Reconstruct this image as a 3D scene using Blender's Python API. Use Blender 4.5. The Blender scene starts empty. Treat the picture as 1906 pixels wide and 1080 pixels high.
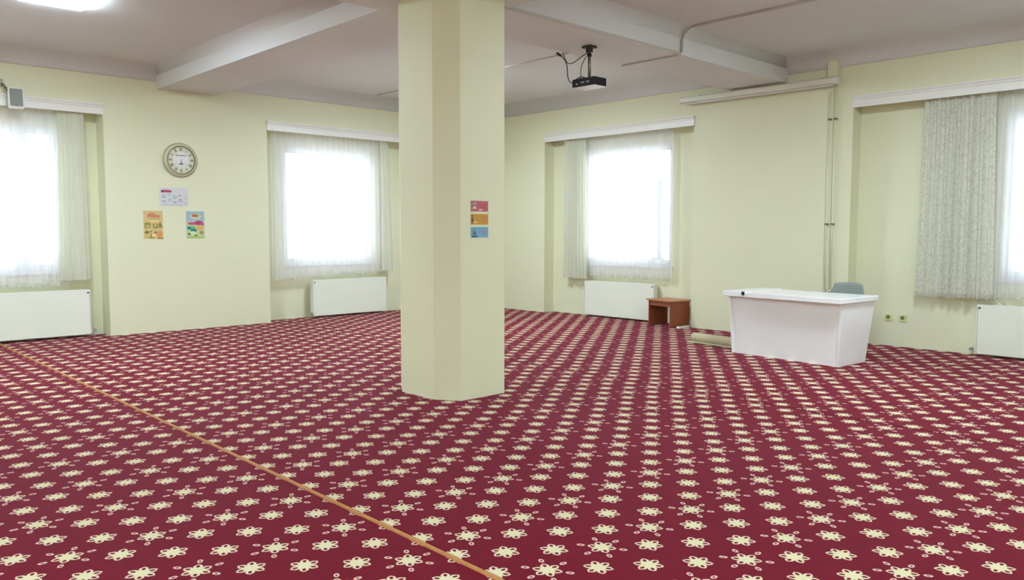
import bpy, bmesh, math, random
from mathutils import Vector, Matrix
random.seed(7)
S = bpy.context.scene
COL = S.collection

# ------------------------------------------------------------------ camera
F_PX, PITCH, ROLL, YAW = 1474.95, math.radians(4.2408), math.radians(0.0615), math.radians(46.5331)
fw = Vector((math.cos(PITCH) * math.cos(YAW), math.cos(PITCH) * math.sin(YAW), -math.sin(PITCH)))
rt = fw.cross(Vector((0, 0, 1))).normalized()
up = rt.cross(fw)
rt, up = math.cos(ROLL) * rt + math.sin(ROLL) * up, -math.sin(ROLL) * rt + math.cos(ROLL) * up
cam = bpy.data.cameras.new('camera')
cam.sensor_width = 36.0
cam.lens = F_PX / 1906 * 36.0
cam.clip_end = 200
co = bpy.data.objects.new('camera', cam)
COL.objects.link(co)
m = Matrix((rt, up, -fw)).transposed().to_4x4()
m.translation = (0, 0, 1.5)
co.matrix_world = m
S.camera = co

# ------------------------------------------------------------------ world, exposure
w = bpy.data.worlds.new('sky')
S.world = w
w.use_nodes = True
bg = w.node_tree.nodes['Background']
bg.inputs['Color'].default_value = (0.84, 0.93, 1.0, 1)      # flat overcast white sky
bg.inputs['Strength'].default_value = 5.8
LAMP = 122.0                                                     # radiance of the ceiling panels
S.view_settings.view_transform = 'Standard'
S.view_settings.look = 'None'
S.view_settings.gamma = 1.0
S.view_settings.use_curve_mapping = False
S.view_settings.exposure = 0.28


# ------------------------------------------------------------------ materials
def lin(c):
    return tuple(((v / 255) / 12.92 if v / 255 <= 0.04045 else ((v / 255 + 0.055) / 1.055) ** 2.4) for v in c) + (1.0,)


MATS = {}


def mat(name, rgb, rough=0.6, metal=0.0, noise=0.0, scale=8.0, bump=0.0, bscale=120.0, spec=0.5, emit=0.0, coat=0.0):
    """plain surface: colour with a little procedural mottling and fine relief"""
    if name in MATS:
        return MATS[name]
    m = bpy.data.materials.new(name)
    m.use_nodes = True
    nt = m.node_tree
    b = nt.nodes['Principled BSDF']
    b.inputs['Base Color'].default_value = lin(rgb)
    b.inputs['Roughness'].default_value = rough
    b.inputs['Metallic'].default_value = metal
    b.inputs['Specular IOR Level'].default_value = spec
    b.inputs['Coat Weight'].default_value = coat
    tc = nt.nodes.new('ShaderNodeTexCoord')
    if noise > 0:
        n = nt.nodes.new('ShaderNodeTexNoise')
        n.inputs['Scale'].default_value = scale
        n.inputs['Detail'].default_value = 4
        nt.links.new(tc.outputs['Object'], n.inputs['Vector'])
        hs = nt.nodes.new('ShaderNodeHueSaturation')
        hs.inputs['Color'].default_value = lin(rgb)
        mr = nt.nodes.new('ShaderNodeMapRange')
        mr.inputs['From Min'].default_value = 0.3
        mr.inputs['From Max'].default_value = 0.7
        mr.inputs['To Min'].default_value = 1 - noise
        mr.inputs['To Max'].default_value = 1 + noise
        nt.links.new(n.outputs['Fac'], mr.inputs['Value'])
        nt.links.new(mr.outputs['Result'], hs.inputs['Value'])
        nt.links.new(hs.outputs['Color'], b.inputs['Base Color'])
    if bump > 0:
        n = nt.nodes.new('ShaderNodeTexNoise')
        n.inputs['Scale'].default_value = bscale
        nt.links.new(tc.outputs['Object'], n.inputs['Vector'])
        bp = nt.nodes.new('ShaderNodeBump')
        bp.inputs['Strength'].default_value = bump
        bp.inputs['Distance'].default_value = 0.002
        nt.links.new(n.outputs['Fac'], bp.inputs['Height'])
        nt.links.new(bp.outputs['Normal'], b.inputs['Normal'])
    if emit > 0:
        b.inputs['Emission Color'].default_value = lin(rgb)
        b.inputs['Emission Strength'].default_value = emit
    MATS[name] = m
    return m


WALL = mat('cream_wall_paint', (228, 226, 194), 0.55, noise=0.012, scale=1.3, bump=0.05, bscale=60)
CEIL = mat('ceiling_paint', (220, 218, 219), 0.7, noise=0.01, scale=1.0)
PELM = mat('pelmet_white', (238, 235, 229), 0.4)
SLAB = mat('floor_slab', (46, 30, 24), 0.9, noise=0.1)
RADM = mat('radiator_enamel', (236, 236, 222), 0.35)
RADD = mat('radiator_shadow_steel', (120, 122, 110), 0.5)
CHROME = mat('dull_chrome', (190, 190, 185), 0.35, metal=0.8)
WHITE = mat('white_plastic', (232, 230, 224), 0.4)
PVC = mat('window_pvc', (236, 238, 240), 0.35)
BLACK = mat('black_plastic', (15, 15, 14), 0.5, spec=0.3)
DARK = mat('dark_ink', (70, 66, 60), 0.6)
GREYM = mat('grey_metal', (128, 122, 112), 0.4, metal=0.6)
DESKW = mat('white_laminate', (250, 248, 250), 0.18, noise=0.006, scale=3)
LAMPM = mat('led_diffuser', (221, 241, 253), 0.5, emit=LAMP)   # cool white, the camera balanced a little warm


def glass_mat():
    m = bpy.data.materials.new('window_glass')
    m.use_nodes = True
    nt = m.node_tree
    nt.nodes.clear()
    o = nt.nodes.new('ShaderNodeOutputMaterial')
    mx = nt.nodes.new('ShaderNodeMixShader')
    t = nt.nodes.new('ShaderNodeBsdfTransparent')
    g = nt.nodes.new('ShaderNodeBsdfGlossy')
    g.inputs['Roughness'].default_value = 0.02
    fr = nt.nodes.new('ShaderNodeFresnel')
    fr.inputs['IOR'].default_value = 1.45
    nt.links.new(fr.outputs[0], mx.inputs[0])
    nt.links.new(t.outputs[0], mx.inputs[1])
    nt.links.new(g.outputs[0], mx.inputs[2])
    nt.links.new(mx.outputs[0], o.inputs[0])
    return m


GLASS = glass_mat()


def cloth_mat(name, rgb, opacity, translucent=0.5, lace=0.0, lscale=14.0, weave=0.0):
    """woven curtain cloth: partly see-through between the threads, the threads diffuse and translucent"""
    m = bpy.data.materials.new(name)
    m.use_nodes = True
    nt = m.node_tree
    nt.nodes.clear()
    N, L = nt.nodes.new, nt.links.new
    o = N('ShaderNodeOutputMaterial')
    mx = N('ShaderNodeMixShader')
    t = N('ShaderNodeBsdfTransparent')
    m2 = N('ShaderNodeMixShader')
    m2.inputs[0].default_value = translucent
    d = N('ShaderNodeBsdfDiffuse')
    tr = N('ShaderNodeBsdfTranslucent')
    d.inputs['Color'].default_value = lin(rgb)
    tr.inputs['Color'].default_value = lin(rgb)
    L(d.outputs[0], m2.inputs[1])
    L(tr.outputs[0], m2.inputs[2])
    L(t.outputs[0], mx.inputs[1])
    L(m2.outputs[0], mx.inputs[2])
    L(mx.outputs[0], o.inputs[0])
    mx.inputs[0].default_value = opacity
    if lace > 0:
        tc = N('ShaderNodeTexCoord')
        v = N('ShaderNodeTexVoronoi')
        v.feature = 'SMOOTH_F1'
        v.inputs['Scale'].default_value = lscale
        n = N('ShaderNodeTexNoise')
        n.inputs['Scale'].default_value = lscale * 1.3
        n.inputs['Detail'].default_value = 3
        n.inputs['Distortion'].default_value = 1.5
        L(tc.outputs['Object'], v.inputs['Vector'])
        L(tc.outputs['Object'], n.inputs['Vector'])
        mm = N('ShaderNodeMath')
        mm.operation = 'MULTIPLY'
        L(v.outputs['Distance'], mm.inputs[0])
        L(n.outputs['Fac'], mm.inputs[1])
        mr = N('ShaderNodeMapRange')
        mr.inputs['From Min'].default_value = 0.12
        mr.inputs['From Max'].default_value = 0.38
        mr.inputs['To Min'].default_value = min(1.0, opacity + lace)
        mr.inputs['To Max'].default_value = opacity - lace
        L(mm.outputs[0], mr.inputs['Value'])
        L(mr.outputs['Result'], mx.inputs[0])
        hs = N('ShaderNodeMapRange')
        hs.inputs['From Min'].default_value = 0.12
        hs.inputs['From Max'].default_value = 0.38
        hs.inputs['To Min'].default_value = 1.05
        hs.inputs['To Max'].default_value = 0.92
        L(mm.outputs[0], hs.inputs['Value'])
        hv = N('ShaderNodeHueSaturation')
        hv.inputs['Color'].default_value = lin(rgb)
        L(hs.outputs['Result'], hv.inputs['Value'])
        L(hv.outputs['Color'], d.inputs['Color'])
        L(hv.outputs['Color'], tr.inputs['Color'])
    return m


SHEER = cloth_mat('sheer_voile', (250, 250, 253), 0.57, 0.45)
SHEERHEM = cloth_mat('sheer_lace_hem', (232, 230, 222), 0.72, 0.5, lace=0.1, lscale=30)
DRAPE = cloth_mat('cream_drape', (232, 232, 216), 0.95, 0.35)
LACE = cloth_mat('grey_green_lace', (228, 227, 212), 0.92, 0.22, lace=0.04, lscale=34)


# carpet --------------------------------------------------------------
def carpet_mat(name, x0, y0, ax, ay):
    """woven burgundy carpet: six-petalled flowers on a centred lattice; every second one ringed by six little ovals"""
    m = bpy.data.materials.new(name)
    m.use_nodes = True
    nt = m.node_tree
    N, L = nt.nodes.new, nt.links.new
    b = nt.nodes['Principled BSDF']

    def val(s, v):
        if isinstance(v, (int, float)):
            s.default_value = v
        else:
            L(v, s)

    def M(op, a, bb=0.0, c=0.0):
        n = N('ShaderNodeMath')
        n.operation = op
        val(n.inputs[0], a)
        val(n.inputs[1], bb)
        if len(n.inputs) > 2:
            val(n.inputs[2], c)
        return n.outputs[0]

    def step(v, e0, e1):
        n = N('ShaderNodeMapRange')
        n.interpolation_type = 'SMOOTHSTEP'
        val(n.inputs['Value'], v)
        n.inputs['From Min'].default_value = e0
        n.inputs['From Max'].default_value = e1
        return n.outputs['Result']

    tc = N('ShaderNodeTexCoord')
    sx = N('ShaderNodeSeparateXYZ')
    L(tc.outputs['Object'], sx.inputs[0])
    X, Y = sx.outputs['X'], sx.outputs['Y']

    def cell(ox, oy, px, py):
        lx = M('WRAP', M('SUBTRACT', X, ox), px / 2, -px / 2)
        ly = M('WRAP', M('SUBTRACT', Y, oy), py / 2, -py / 2)
        r = M('SQRT', M('ADD', M('MULTIPLY', lx, lx), M('MULTIPLY', ly, ly)))
        th = M('ARCTAN2', ly, lx)
        th = M('WRAP', th, math.pi / 6, -math.pi / 6)
        return M('MULTIPLY', r, M('COSINE', th)), M('MULTIPLY', r, M('ABSOLUTE', M('SINE', th))), r

    def ell(px, py, cx, a, bb):
        u = M('DIVIDE', M('SUBTRACT', px, cx), a)
        v = M('DIVIDE', py, bb)
        return M('SQRT', M('ADD', M('MULTIPLY', u, u), M('MULTIPLY', v, v)))

    def flower(ox, oy):
        px, py, r = cell(ox, oy, 2 * ax, 2 * ay)
        # pointed petal: the oval narrows outwards
        tip = M('ADD', py, M('MULTIPLY', M('MAXIMUM', M('SUBTRACT', px, 0.050), 0.0), 0.35))
        e = ell(px, tip, 0.0445, 0.0265, 0.0205)
        pet = step(e, 1.06, 0.94)
        core = step(r, 0.041, 0.037)
        body = M('MAXIMUM', pet, core)
        hole = step(ell(px, py, 0.0460, 0.0135, 0.0085), 1.12, 0.88)
        rim = M('MULTIPLY', step(e, 0.66, 0.92), step(r, 0.036, 0.046))
        return M('MULTIPLY', body, M('SUBTRACT', 1.0, hole)), M('MULTIPLY', rim, body)

    fa, ra = flower(x0, y0)
    fb, rb = flower(x0 + ax, y0 + ay)
    fl = M('MAXIMUM', fa, fb)
    rim = M('MAXIMUM', ra, rb)
    px, py, r = cell(x0, y0, 2 * ax, 4 * ay)
    e = ell(px, py, 0.1025, 0.0195, 0.0125)
    ring = M('MULTIPLY', step(e, 1.1, 0.92), step(e, 0.30, 0.55))
    allm = M('MAXIMUM', fl, ring)
    rimm = M('MAXIMUM', rim, ring)
    # pile mottling
    n1 = N('ShaderNodeTexNoise')
    n1.inputs['Scale'].default_value = 3.5
    n1.inputs['Detail'].default_value = 5
    L(tc.outputs['Object'], n1.inputs['Vector'])
    red = N('ShaderNodeMix')
    red.data_type = 'RGBA'
    L(n1.outputs['Fac'], red.inputs['Factor'])
    red.inputs['A'].default_value = lin((93, 6, 18))
    red.inputs['B'].default_value = lin((106, 9, 23))
    cr = N('ShaderNodeMix')
    cr.data_type = 'RGBA'
    L(rimm, cr.inputs['Factor'])
    cr.inputs['A'].default_value = lin((212, 204, 164))
    cr.inputs['B'].default_value = lin((218, 178, 166))
    mx = N('ShaderNodeMix')
    mx.data_type = 'RGBA'
    L(allm, mx.inputs['Factor'])
    L(red.outputs['Result'], mx.inputs['A'])
    L(cr.outputs['Result'], mx.inputs['B'])
    L(mx.outputs['Result'], b.inputs['Base Color'])
    b.inputs['Roughness'].default_value = 0.85
    b.inputs['Specular IOR Level'].default_value = 0.05
    b.inputs['Specular Tint'].default_value = (1.0, 0.70, 0.80, 1)
    b.inputs['Sheen Weight'].default_value = 0.20
    b.inputs['Sheen Roughness'].default_value = 0.4
    b.inputs['Sheen Tint'].default_value = (1.0, 0.36, 0.58, 1)
    n2 = N('ShaderNodeTexNoise')
    n2.inputs['Scale'].default_value = 260
    L(tc.outputs['Object'], n2.inputs['Vector'])
    bp = N('ShaderNodeBump')
    bp.inputs['Strength'].default_value = 0.25
    bp.inputs['Distance'].default_value = 0.004
    L(n2.outputs['Fac'], bp.inputs['Height'])
    L(bp.outputs['Normal'], b.inputs['Normal'])
    return m


def wood_mat():
    m = mat('brown_wood', (150, 84, 52), 0.4)
    nt = m.node_tree
    b = nt.nodes['Principled BSDF']
    tc = nt.nodes.new('ShaderNodeTexCoord')
    mp = nt.nodes.new('ShaderNodeMapping')
    mp.inputs['Scale'].default_value = (6, 6, 1.2)
    n = nt.nodes.new('ShaderNodeTexNoise')
    n.inputs['Scale'].default_value = 7
    n.inputs['Detail'].default_value = 6
    n.inputs['Distortion'].default_value = 0.8
    mx = nt.nodes.new('ShaderNodeMix')
    mx.data_type = 'RGBA'
    mx.inputs['A'].default_value = lin((128, 62, 38))
    mx.inputs['B'].default_value = lin((164, 92, 58))
    nt.links.new(tc.outputs['Object'], mp.inputs['Vector'])
    nt.links.new(mp.outputs['Vector'], n.inputs['Vector'])
    nt.links.new(n.outputs['Fac'], mx.inputs['Factor'])
    nt.links.new(mx.outputs['Result'], b.inputs['Base Color'])
    return m


WOOD = wood_mat()
WOODTOP = mat('light_brown_wood_top', (178, 116, 78), 0.4, noise=0.06, scale=12)


# ------------------------------------------------------------------ mesh helpers
class MB:
    """collects geometry for ONE mesh object; T maps local coordinates into the place"""

    def __init__(self, T=None):
        self.v, self.f, self.mi, self.sm = [], [], [], []
        self.T = T or (lambda x, y, z: (x, y, z))

    def add(self, verts, faces, mi=0, smooth=False):
        o = len(self.v)
        self.v += [self.T(*p) for p in verts]
        for f in faces:
            self.f.append([o + i for i in f])
            self.mi.append(mi)
            self.sm.append(smooth)

    def box(self, x0, x1, y0, y1, z0, z1, mi=0):
        vs = [(x, y, z) for z in (z0, z1) for y in (y0, y1) for x in (x0, x1)]
        self.add(vs, [(0, 1, 3, 2), (4, 6, 7, 5), (0, 4, 5, 1), (2, 3, 7, 6), (0, 2, 6, 4), (1, 5, 7, 3)], mi)
        return self

    def hexa(self, b, t, mi=0):
        """eight corners: four at the bottom, four at the top, same order"""
        self.add(list(b) + list(t), [(3, 2, 1, 0), (4, 5, 6, 7), (0, 1, 5, 4), (1, 2, 6, 5), (2, 3, 7, 6), (3, 0, 4, 7)], mi)
        return self

    def extrude(self, prof, axis, a0, a1, mi=0, smooth=False, caps=True):
        """closed profile of (p, q) swept along axis: 'x' -> (a,p,q), 'y' -> (p,a,q), 'z' -> (p,q,a)"""
        def mk(a, p):
            return {'x': (a, p[0], p[1]), 'y': (p[0], a, p[1]), 'z': (p[0], p[1], a)}[axis]
        n = len(prof)
        vs = [mk(a0, p) for p in prof] + [mk(a1, p) for p in prof]
        self.add(vs, [(i, (i + 1) % n, n + (i + 1) % n, n + i) for i in range(n)], mi, smooth)
        if caps:
            self.add([mk(a0, p) for p in prof], [tuple(range(n))], mi)
            self.add([mk(a1, p) for p in prof], [tuple(range(n))][::-1], mi)
        return self

    def tube(self, pts, r, n=8, mi=0):
        pts = [Vector(p) for p in pts]
        rings = []
        prev = None
        for i, p in enumerate(pts):
            d = (pts[min(i + 1, len(pts) - 1)] - pts[max(i - 1, 0)]).normalized()
            ref = prev if prev is not None else (Vector((0, 0, 1)) if abs(d.z) < 0.9 else Vector((1, 0, 0)))
            a = (ref - d * ref.dot(d)).normalized()
            prev = a
            bb = d.cross(a)
            rings.append([tuple(p + r * (math.cos(2 * math.pi * k / n) * a + math.sin(2 * math.pi * k / n) * bb)) for k in range(n)])
        vs = [q for rg in rings for q in rg]
        fs = []
        for i in range(len(rings) - 1):
            for k in range(n):
                fs.append((i * n + k, i * n + (k + 1) % n, (i + 1) * n + (k + 1) % n, (i + 1) * n + k))
        self.add(vs, fs, mi, True)
        self.add(rings[0], [tuple(range(n))[::-1]], mi)
        self.add(rings[-1], [tuple(range(n))], mi)
        return self

    def lathe(self, prof, c, axis='y', n=48, mi=0, smooth=True):
        """profile of (radius, height along the axis) turned about an axis through c"""
        vs = []
        for r, h in prof:
            for k in range(n):
                a = 2 * math.pi * k / n
                u, v = r * math.cos(a), r * math.sin(a)
                vs.append({'y': (c[0] + u, c[1] + h, c[2] + v), 'z': (c[0] + u, c[1] + v, c[2] + h), 'x': (c[0] + h, c[1] + u, c[2] + v)}[axis])
        fs = []
        for i in range(len(prof) - 1):
            for k in range(n):
                fs.append((i * n + k, i * n + (k + 1) % n, (i + 1) * n + (k + 1) % n, (i + 1) * n + k))
        self.add(vs, fs, mi, smooth)
        return self

    def build(self, name, mats, parent=None, bevel=0.0, seg=2, kind=None):
        me = bpy.data.meshes.new(name)
        me.from_pydata(self.v, [], self.f)
        for mm in (mats if isinstance(mats, (list, tuple)) else [mats]):
            me.materials.append(mm)
        for p, i, s in zip(me.polygons, self.mi, self.sm):
            p.material_index = i
            p.use_smooth = s
        bm = bmesh.new()
        bm.from_mesh(me)
        bmesh.ops.remove_doubles(bm, verts=bm.verts, dist=1e-6)
        bmesh.ops.recalc_face_normals(bm, faces=bm.faces)
        bm.to_mesh(me)
        bm.free()
        o = bpy.data.objects.new(name, me)
        COL.objects.link(o)
        if parent is not None:
            o.parent = parent
            o.matrix_parent_inverse = Matrix.Translation(-parent.location) if parent.type == 'EMPTY' else Matrix()
        if bevel > 0:
            md = o.modifiers.new('bevel', 'BEVEL')
            md.width = bevel
            md.segments = seg
            md.limit_method = 'ANGLE'
            md.angle_limit = math.radians(50)
        if kind:
            o['kind'] = kind
        return o


def tag(o, label, cat, group=None):
    o['label'] = label
    o['category'] = cat
    if group:
        o['group'] = group
    return o


def thing(name, loc, label, cat, group=None):
    o = bpy.data.objects.new(name, None)
    o.empty_display_size = 0.1
    o.location = loc
    COL.objects.link(o)
    return tag(o, label, cat, group)


def group_root(name, loc):
    o = bpy.data.objects.new(name, None)
    o.location = loc
    COL.objects.link(o)
    o['kind'] = 'structure'
    return o


YA, XB = 12.12, 10.52                                   # the pier faces of the two window walls
TA = lambda s, d, z: (s, YA + d, z)                     # left wall: s runs along x, d outwards
TB = lambda s, d, z: (XB + d, s, z)                     # right wall: s runs along y, d outwards
HC = 3.87                                               # ceiling height
ZS = 3.21                                               # recess soffit
X0, Y0 = -5.4, -3.0                                     # far sides of the room, behind the camera

# ------------------------------------------------------------------ floor, carpets
MB().box(X0, XB + 0.6, Y0, YA + 0.7, -0.12, -0.012).build('floor', SLAB, kind='structure')


def carpet(x0, x1, m, label, recess_y=None):
    """one width of carpet laid along y, cut round the wall piers"""
    T = 0.012
    root = thing('carpet', ((x0 + x1) / 2, 4.5, 0), label, 'carpet')
    b = MB()
    ys1 = YA - 0.006
    if x0 < 4.3 < x1:                                    # cut round the column
        b.box(x0, cx0, Y0 + 0.01, ys1, -T, 0).box(cx1, x1, Y0 + 0.01, ys1, -T, 0)
        b.box(cx0, cx1, Y0 + 0.01, cy0, -T, 0).box(cx0, cx1, cy1, ys1, -T, 0)
        for xx, yy, sx, sy in ((cx0, cy0, 1, 1), (cx1, cy0, -1, 1), (cx1, cy1, -1, -1), (cx0, cy1, 1, -1)):
            b.extrude([(xx, yy), (xx + sx * k1, yy), (xx, yy + sy * k2)], 'z', -T, 0)
    else:
        b.box(x0, x1, Y0 + 0.01, ys1, -T, 0)
    for a0, a1 in ((0.38, 3.58), (6.03, 9.23)):          # tongues into the left wall's recesses
        s0, s1 = max(a0 + 0.006, x0), min(a1 - 0.006, x1)
        if s1 > s0:
            b.box(s0, s1, ys1, YA + 0.31, -T, 0)
    if x1 > XB - 0.1:
        for a0, a1 in ((1.38, 4.58), (7.03, 10.23)):
            b.box(x1, XB + 0.235, a0 + 0.006, a1 - 0.006, -T, 0)
    o = b.build('pile', m, root)
    return root, o


cx0, cx1, cy0, cy1, k1, k2 = 4.30, 5.10, 5.335, 6.24, 0.14, 0.21      # the column: square with cut corners
SEAM1, SEAM2 = 2.245, 6.325
cl, _ = carpet(-1.84, SEAM1 - 0.014, carpet_mat('burgundy_flower_carpet_a', 1.331, 3.985, 0.187, 0.1385),
               'burgundy flowered carpet width left of the gold edging strip, under the left window radiator')
MB().extrude([(SEAM1 - 0.018, 0), (SEAM1 - 0.016, 0.007), (SEAM1 - 0.004, 0.010), (SEAM1 + 0.006, 0.007), (SEAM1 + 0.008, -0.011), (SEAM1 - 0.018, -0.011)],
             'y', Y0 + 0.01, YA + 0.30).build('edge_binding', mat('gold_binding', (178, 118, 66), 0.7, noise=0.08, scale=30), cl)['label'] = 'golden orange edging strip along the carpet seam'
cm, _ = carpet(SEAM1 + 0.022, SEAM2 - 0.007, carpet_mat('burgundy_flower_carpet_b', 2.465, 2.370, 0.1863, 0.1368),
               'burgundy flowered carpet width in the middle, running round the cream column')
cr_, _ = carpet(SEAM2 + 0.007, XB - 0.006, carpet_mat('burgundy_flower_carpet_c', 6.762, 1.969, 0.188, 0.1353),
                'burgundy flowered carpet width on the right, under the white desk and brown stool')
carpet(-5.38, -1.85, carpet_mat('burgundy_flower_carpet_d', -2.4, 2.0, 0.187, 0.137),
       'burgundy flowered carpet width farthest left, beyond the picture edge')


# ------------------------------------------------------------------ walls
def window_wall(name, T, recs, s_lo, s_hi, dr, holes):
    """piers, headers over the recesses and thinner back walls with window holes"""
    b = MB(T)
    D = dr + 0.32
    s = s_lo
    for (a0, a1), (w0, w1, z0, z1) in zip(recs, holes):
        b.box(s, a0, 0, D, -0.1, HC + 0.1)
        b.box(a0, a1, 0, D, ZS, HC + 0.1)
        b.box(a0, w0, dr, D, -0.1, ZS)
        b.box(w1, a1, dr, D, -0.1, ZS)
        b.box(w0, w1, dr, D, -0.1, z0)
        b.box(w0, w1, dr, D, z1, ZS)
        s = a1
    b.box(s, s_hi, 0, D, -0.1, HC + 0.1)
    return b.build(name, WALL, kind='structure')


DRA, DRB = 0.33, 0.25
WA = [(1.22, 3.09, 0.93, 2.93), (6.46, 8.24, 0.93, 2.93)]
WB = [(0.98, 2.86, 0.93, 2.93), (7.58, 9.44, 0.93, 2.93)]
RA = [(0.38, 3.58), (6.03, 9.23)]
RB = [(1.38, 4.58), (7.03, 10.23)]
WB[0] = (1.5, 2.86, 0.93, 2.93)
window_wall('wall_left', TA, RA, X0, XB, DRA, WA)
window_wall('wall_right', TB, RB, Y0, YA + 0.65, DRB, WB)
MB().box(X0 - 0.3, X0, Y0 - 0.3, YA + 0.65, -0.1, HC + 0.1).build('wall_far_left', WALL, kind='structure')
MB().box(X0, XB + 0.57, Y0 - 0.3, Y0, -0.1, HC + 0.1).build('wall_back', WALL, kind='structure')

# ceiling with its two crossing beams
ceil = MB().box(X0 - 0.3, XB + 0.57, Y0 - 0.3, YA + 0.65, HC, HC + 0.15).build('ceiling', CEIL, kind='structure')


def arc(c0, c1, mid, n=8):
    """quadratic curve from c0 to c1 pulled towards mid"""
    out = []
    for i in range(n + 1):
        t = i / n
        out.append(tuple((1 - t) ** 2 * c0[k] + 2 * t * (1 - t) * mid[k] + t * t * c1[k] for k in (0, 1)))
    return out


ZB = 3.57


def beam(axis, p0, p1, a0, a1, z):
    lo = arc((p0 - 0.02, 3.72), (p0 - 0.17, HC + 0.01), (p0 - 0.03, HC - 0.01))
    hi = arc((p1 + 0.17, HC + 0.01), (p1 + 0.02, 3.72), (p1 + 0.03, HC - 0.01))
    prof = [(p1, z), (p0, z)] + lo + hi
    b = MB()
    n = len(prof)
    b.extrude(prof, axis, a0, a1, caps=True)
    for i, f in enumerate(b.f[:n]):
        b.sm[i] = i > 2 and i != len(lo) + 1
    return b.build('beam', CEIL, ceil)


beam('x', 5.52, 6.38, X0, XB - 0.001, ZB)
beam('y', 4.33, 5.18, 6.2, YA - 0.001, ZB + 0.002)
beam('y', 4.33, 5.18, Y0, 5.7, ZB + 0.002)

# coved cornices along the two window walls
cove = [(0.0, 3.675)] + arc((-0.015, 3.68), (-0.31, HC + 0.002), (-0.10, 3.855), 12) + [(0.0, HC + 0.005)]
b = MB(TA)
b.extrude([(p, q) for p, q in cove], 'x', X0, XB, smooth=True)
b.build('trim_1', CEIL, kind='structure')
b = MB(TB)
b.extrude([(p, q) for p, q in cove], 'x', Y0, YA, smooth=True)
b.build('trim_2', CEIL, kind='structure')

prof = [(cx0 + k1, cy0), (cx1 - k1, cy0), (cx1, cy0 + k2), (cx1, cy1 - k2), (cx1 - k1, cy1), (cx0 + k1, cy1), (cx0, cy1 - k2), (cx0, cy0 + k2)]
MB().extrude(prof, 'z', -0.012, HC).build('column', WALL, kind='structure')


# ------------------------------------------------------------------ windows
def window(name, T, hole, dr, mullions, sill=True):
    w0, w1, z0, z1 = hole
    d0, d1 = dr + 0.06, dr + 0.13
    b = MB(T)
    t = 0.055
    b.box(w0, w1, d0, d1, z0, z0 + t).box(w0, w1, d0, d1, z1 - t, z1)
    b.box(w0, w0 + t, d0, d1, z0 + t, z1 - t).box(w1 - t, w1, d0, d1, z0 + t, z1 - t)
    fr = b.build(name, PVC, kind='structure')
    xs = [w0 + t] + list(mullions) + [w1 - t]
    for mx in mullions:
        MB(T).box(mx - 0.035, mx + 0.035, d0 - 0.002, d1 + 0.002, z0 + t, z1 - t).build('mullion', PVC, fr)
    for i in range(len(xs) - 1):
        a0 = xs[i] + (0.035 if i else 0)
        a1 = xs[i + 1] - (0.035 if i < len(xs) - 2 else 0)
        s = 0.05
        q = MB(T)
        e0, e1 = d0 + 0.01, d1 - 0.01
        q.box(a0, a1, e0, e1, z0 + t, z0 + t + s).box(a0, a1, e0, e1, z1 - t - s, z1 - t)
        q.box(a0, a0 + s, e0, e1, z0 + t + s, z1 - t - s).box(a1 - s, a1, e0, e1, z0 + t + s, z1 - t - s)
        sash = q.build('sash', PVC, fr)
        MB(T).box(a0 + s, a1 - s, d0 + 0.030, d0 + 0.036, z0 + t + s, z1 - t - s).build('pane', GLASS, sash)
        hx = a1 - s / 2
        MB(T).box(hx - 0.011, hx + 0.011, d0 - 0.03, d0 + 0.01, 1.83, 1.86).box(hx - 0.011, hx + 0.011, d0 - 0.045, d0 - 0.03, 1.74, 1.86).build('handle', PVC, sash)
    MB(T).box(w0 - 0.04, w1 + 0.04, dr - 0.03, dr + 0.06, z0 - 0.035, z0).build('sill', PVC, fr, bevel=0.006)
    return fr


window('window_1', TA, WA[0], DRA, [1.83, 2.63])
window('window_2', TA, WA[1], DRA, [])
w3 = window('window_3', TB, WB[1], DRB, [])
window('window_4', TB, WB[0], DRB, [])
# grey upright with cap and foot seen through the right-hand sheer
b = MB(TB)
b.box(7.900, 7.985, DRB + 0.135, DRB + 0.19, 1.06, 2.33)
b.box(7.885, 8.03, DRB + 0.13, DRB + 0.20, 2.29, 2.345)
b.box(7.86, 8.10, DRB + 0.13, DRB + 0.20, 1.02, 1.06)
b.build('upright_bar', mat('grey_post', (104, 110, 112), 0.5), w3)


# ------------------------------------------------------------------ pelmets
def pelmet(T, s0, s1, label):
    b = MB(T)
    prof = [(-0.012, 3.125), (-0.012, 3.215), (-0.022, 3.222), (-0.022, 3.238), (-0.030, 3.243), (-0.040, 3.262), (-0.040, 3.272),
            (-0.001, 3.272), (-0.001, 3.205), (0.012, 3.205), (0.012, 3.125)]
    b.extrude(prof, 'x', s0, s1)
    root = thing('curtain_pelmet', T((s0 + s1) / 2, 0, 3.12), label, 'pelmet')
    b.build('fascia', PELM, root)
    r = MB(T)
    r.box(s0 + 0.03, s1 - 0.03, 0.10, 0.16, 3.185, 3.205)
    r.build('curtain_rail', WHITE, root)
    return root


pelmet(TA, 0.39, 3.585, 'white moulded curtain pelmet over the far left window, behind the small loudspeaker')
pelmet(TA, 6.03, 9.22, 'white moulded curtain pelmet over the window left of the column')
pelmet(TB, 7.025, 10.23, 'white moulded curtain pelmet over the window above the brown stool')
pelmet(TB, 1.39, 4.59, 'white moulded curtain pelmet over the window at the right edge, above the lace curtain')


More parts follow.
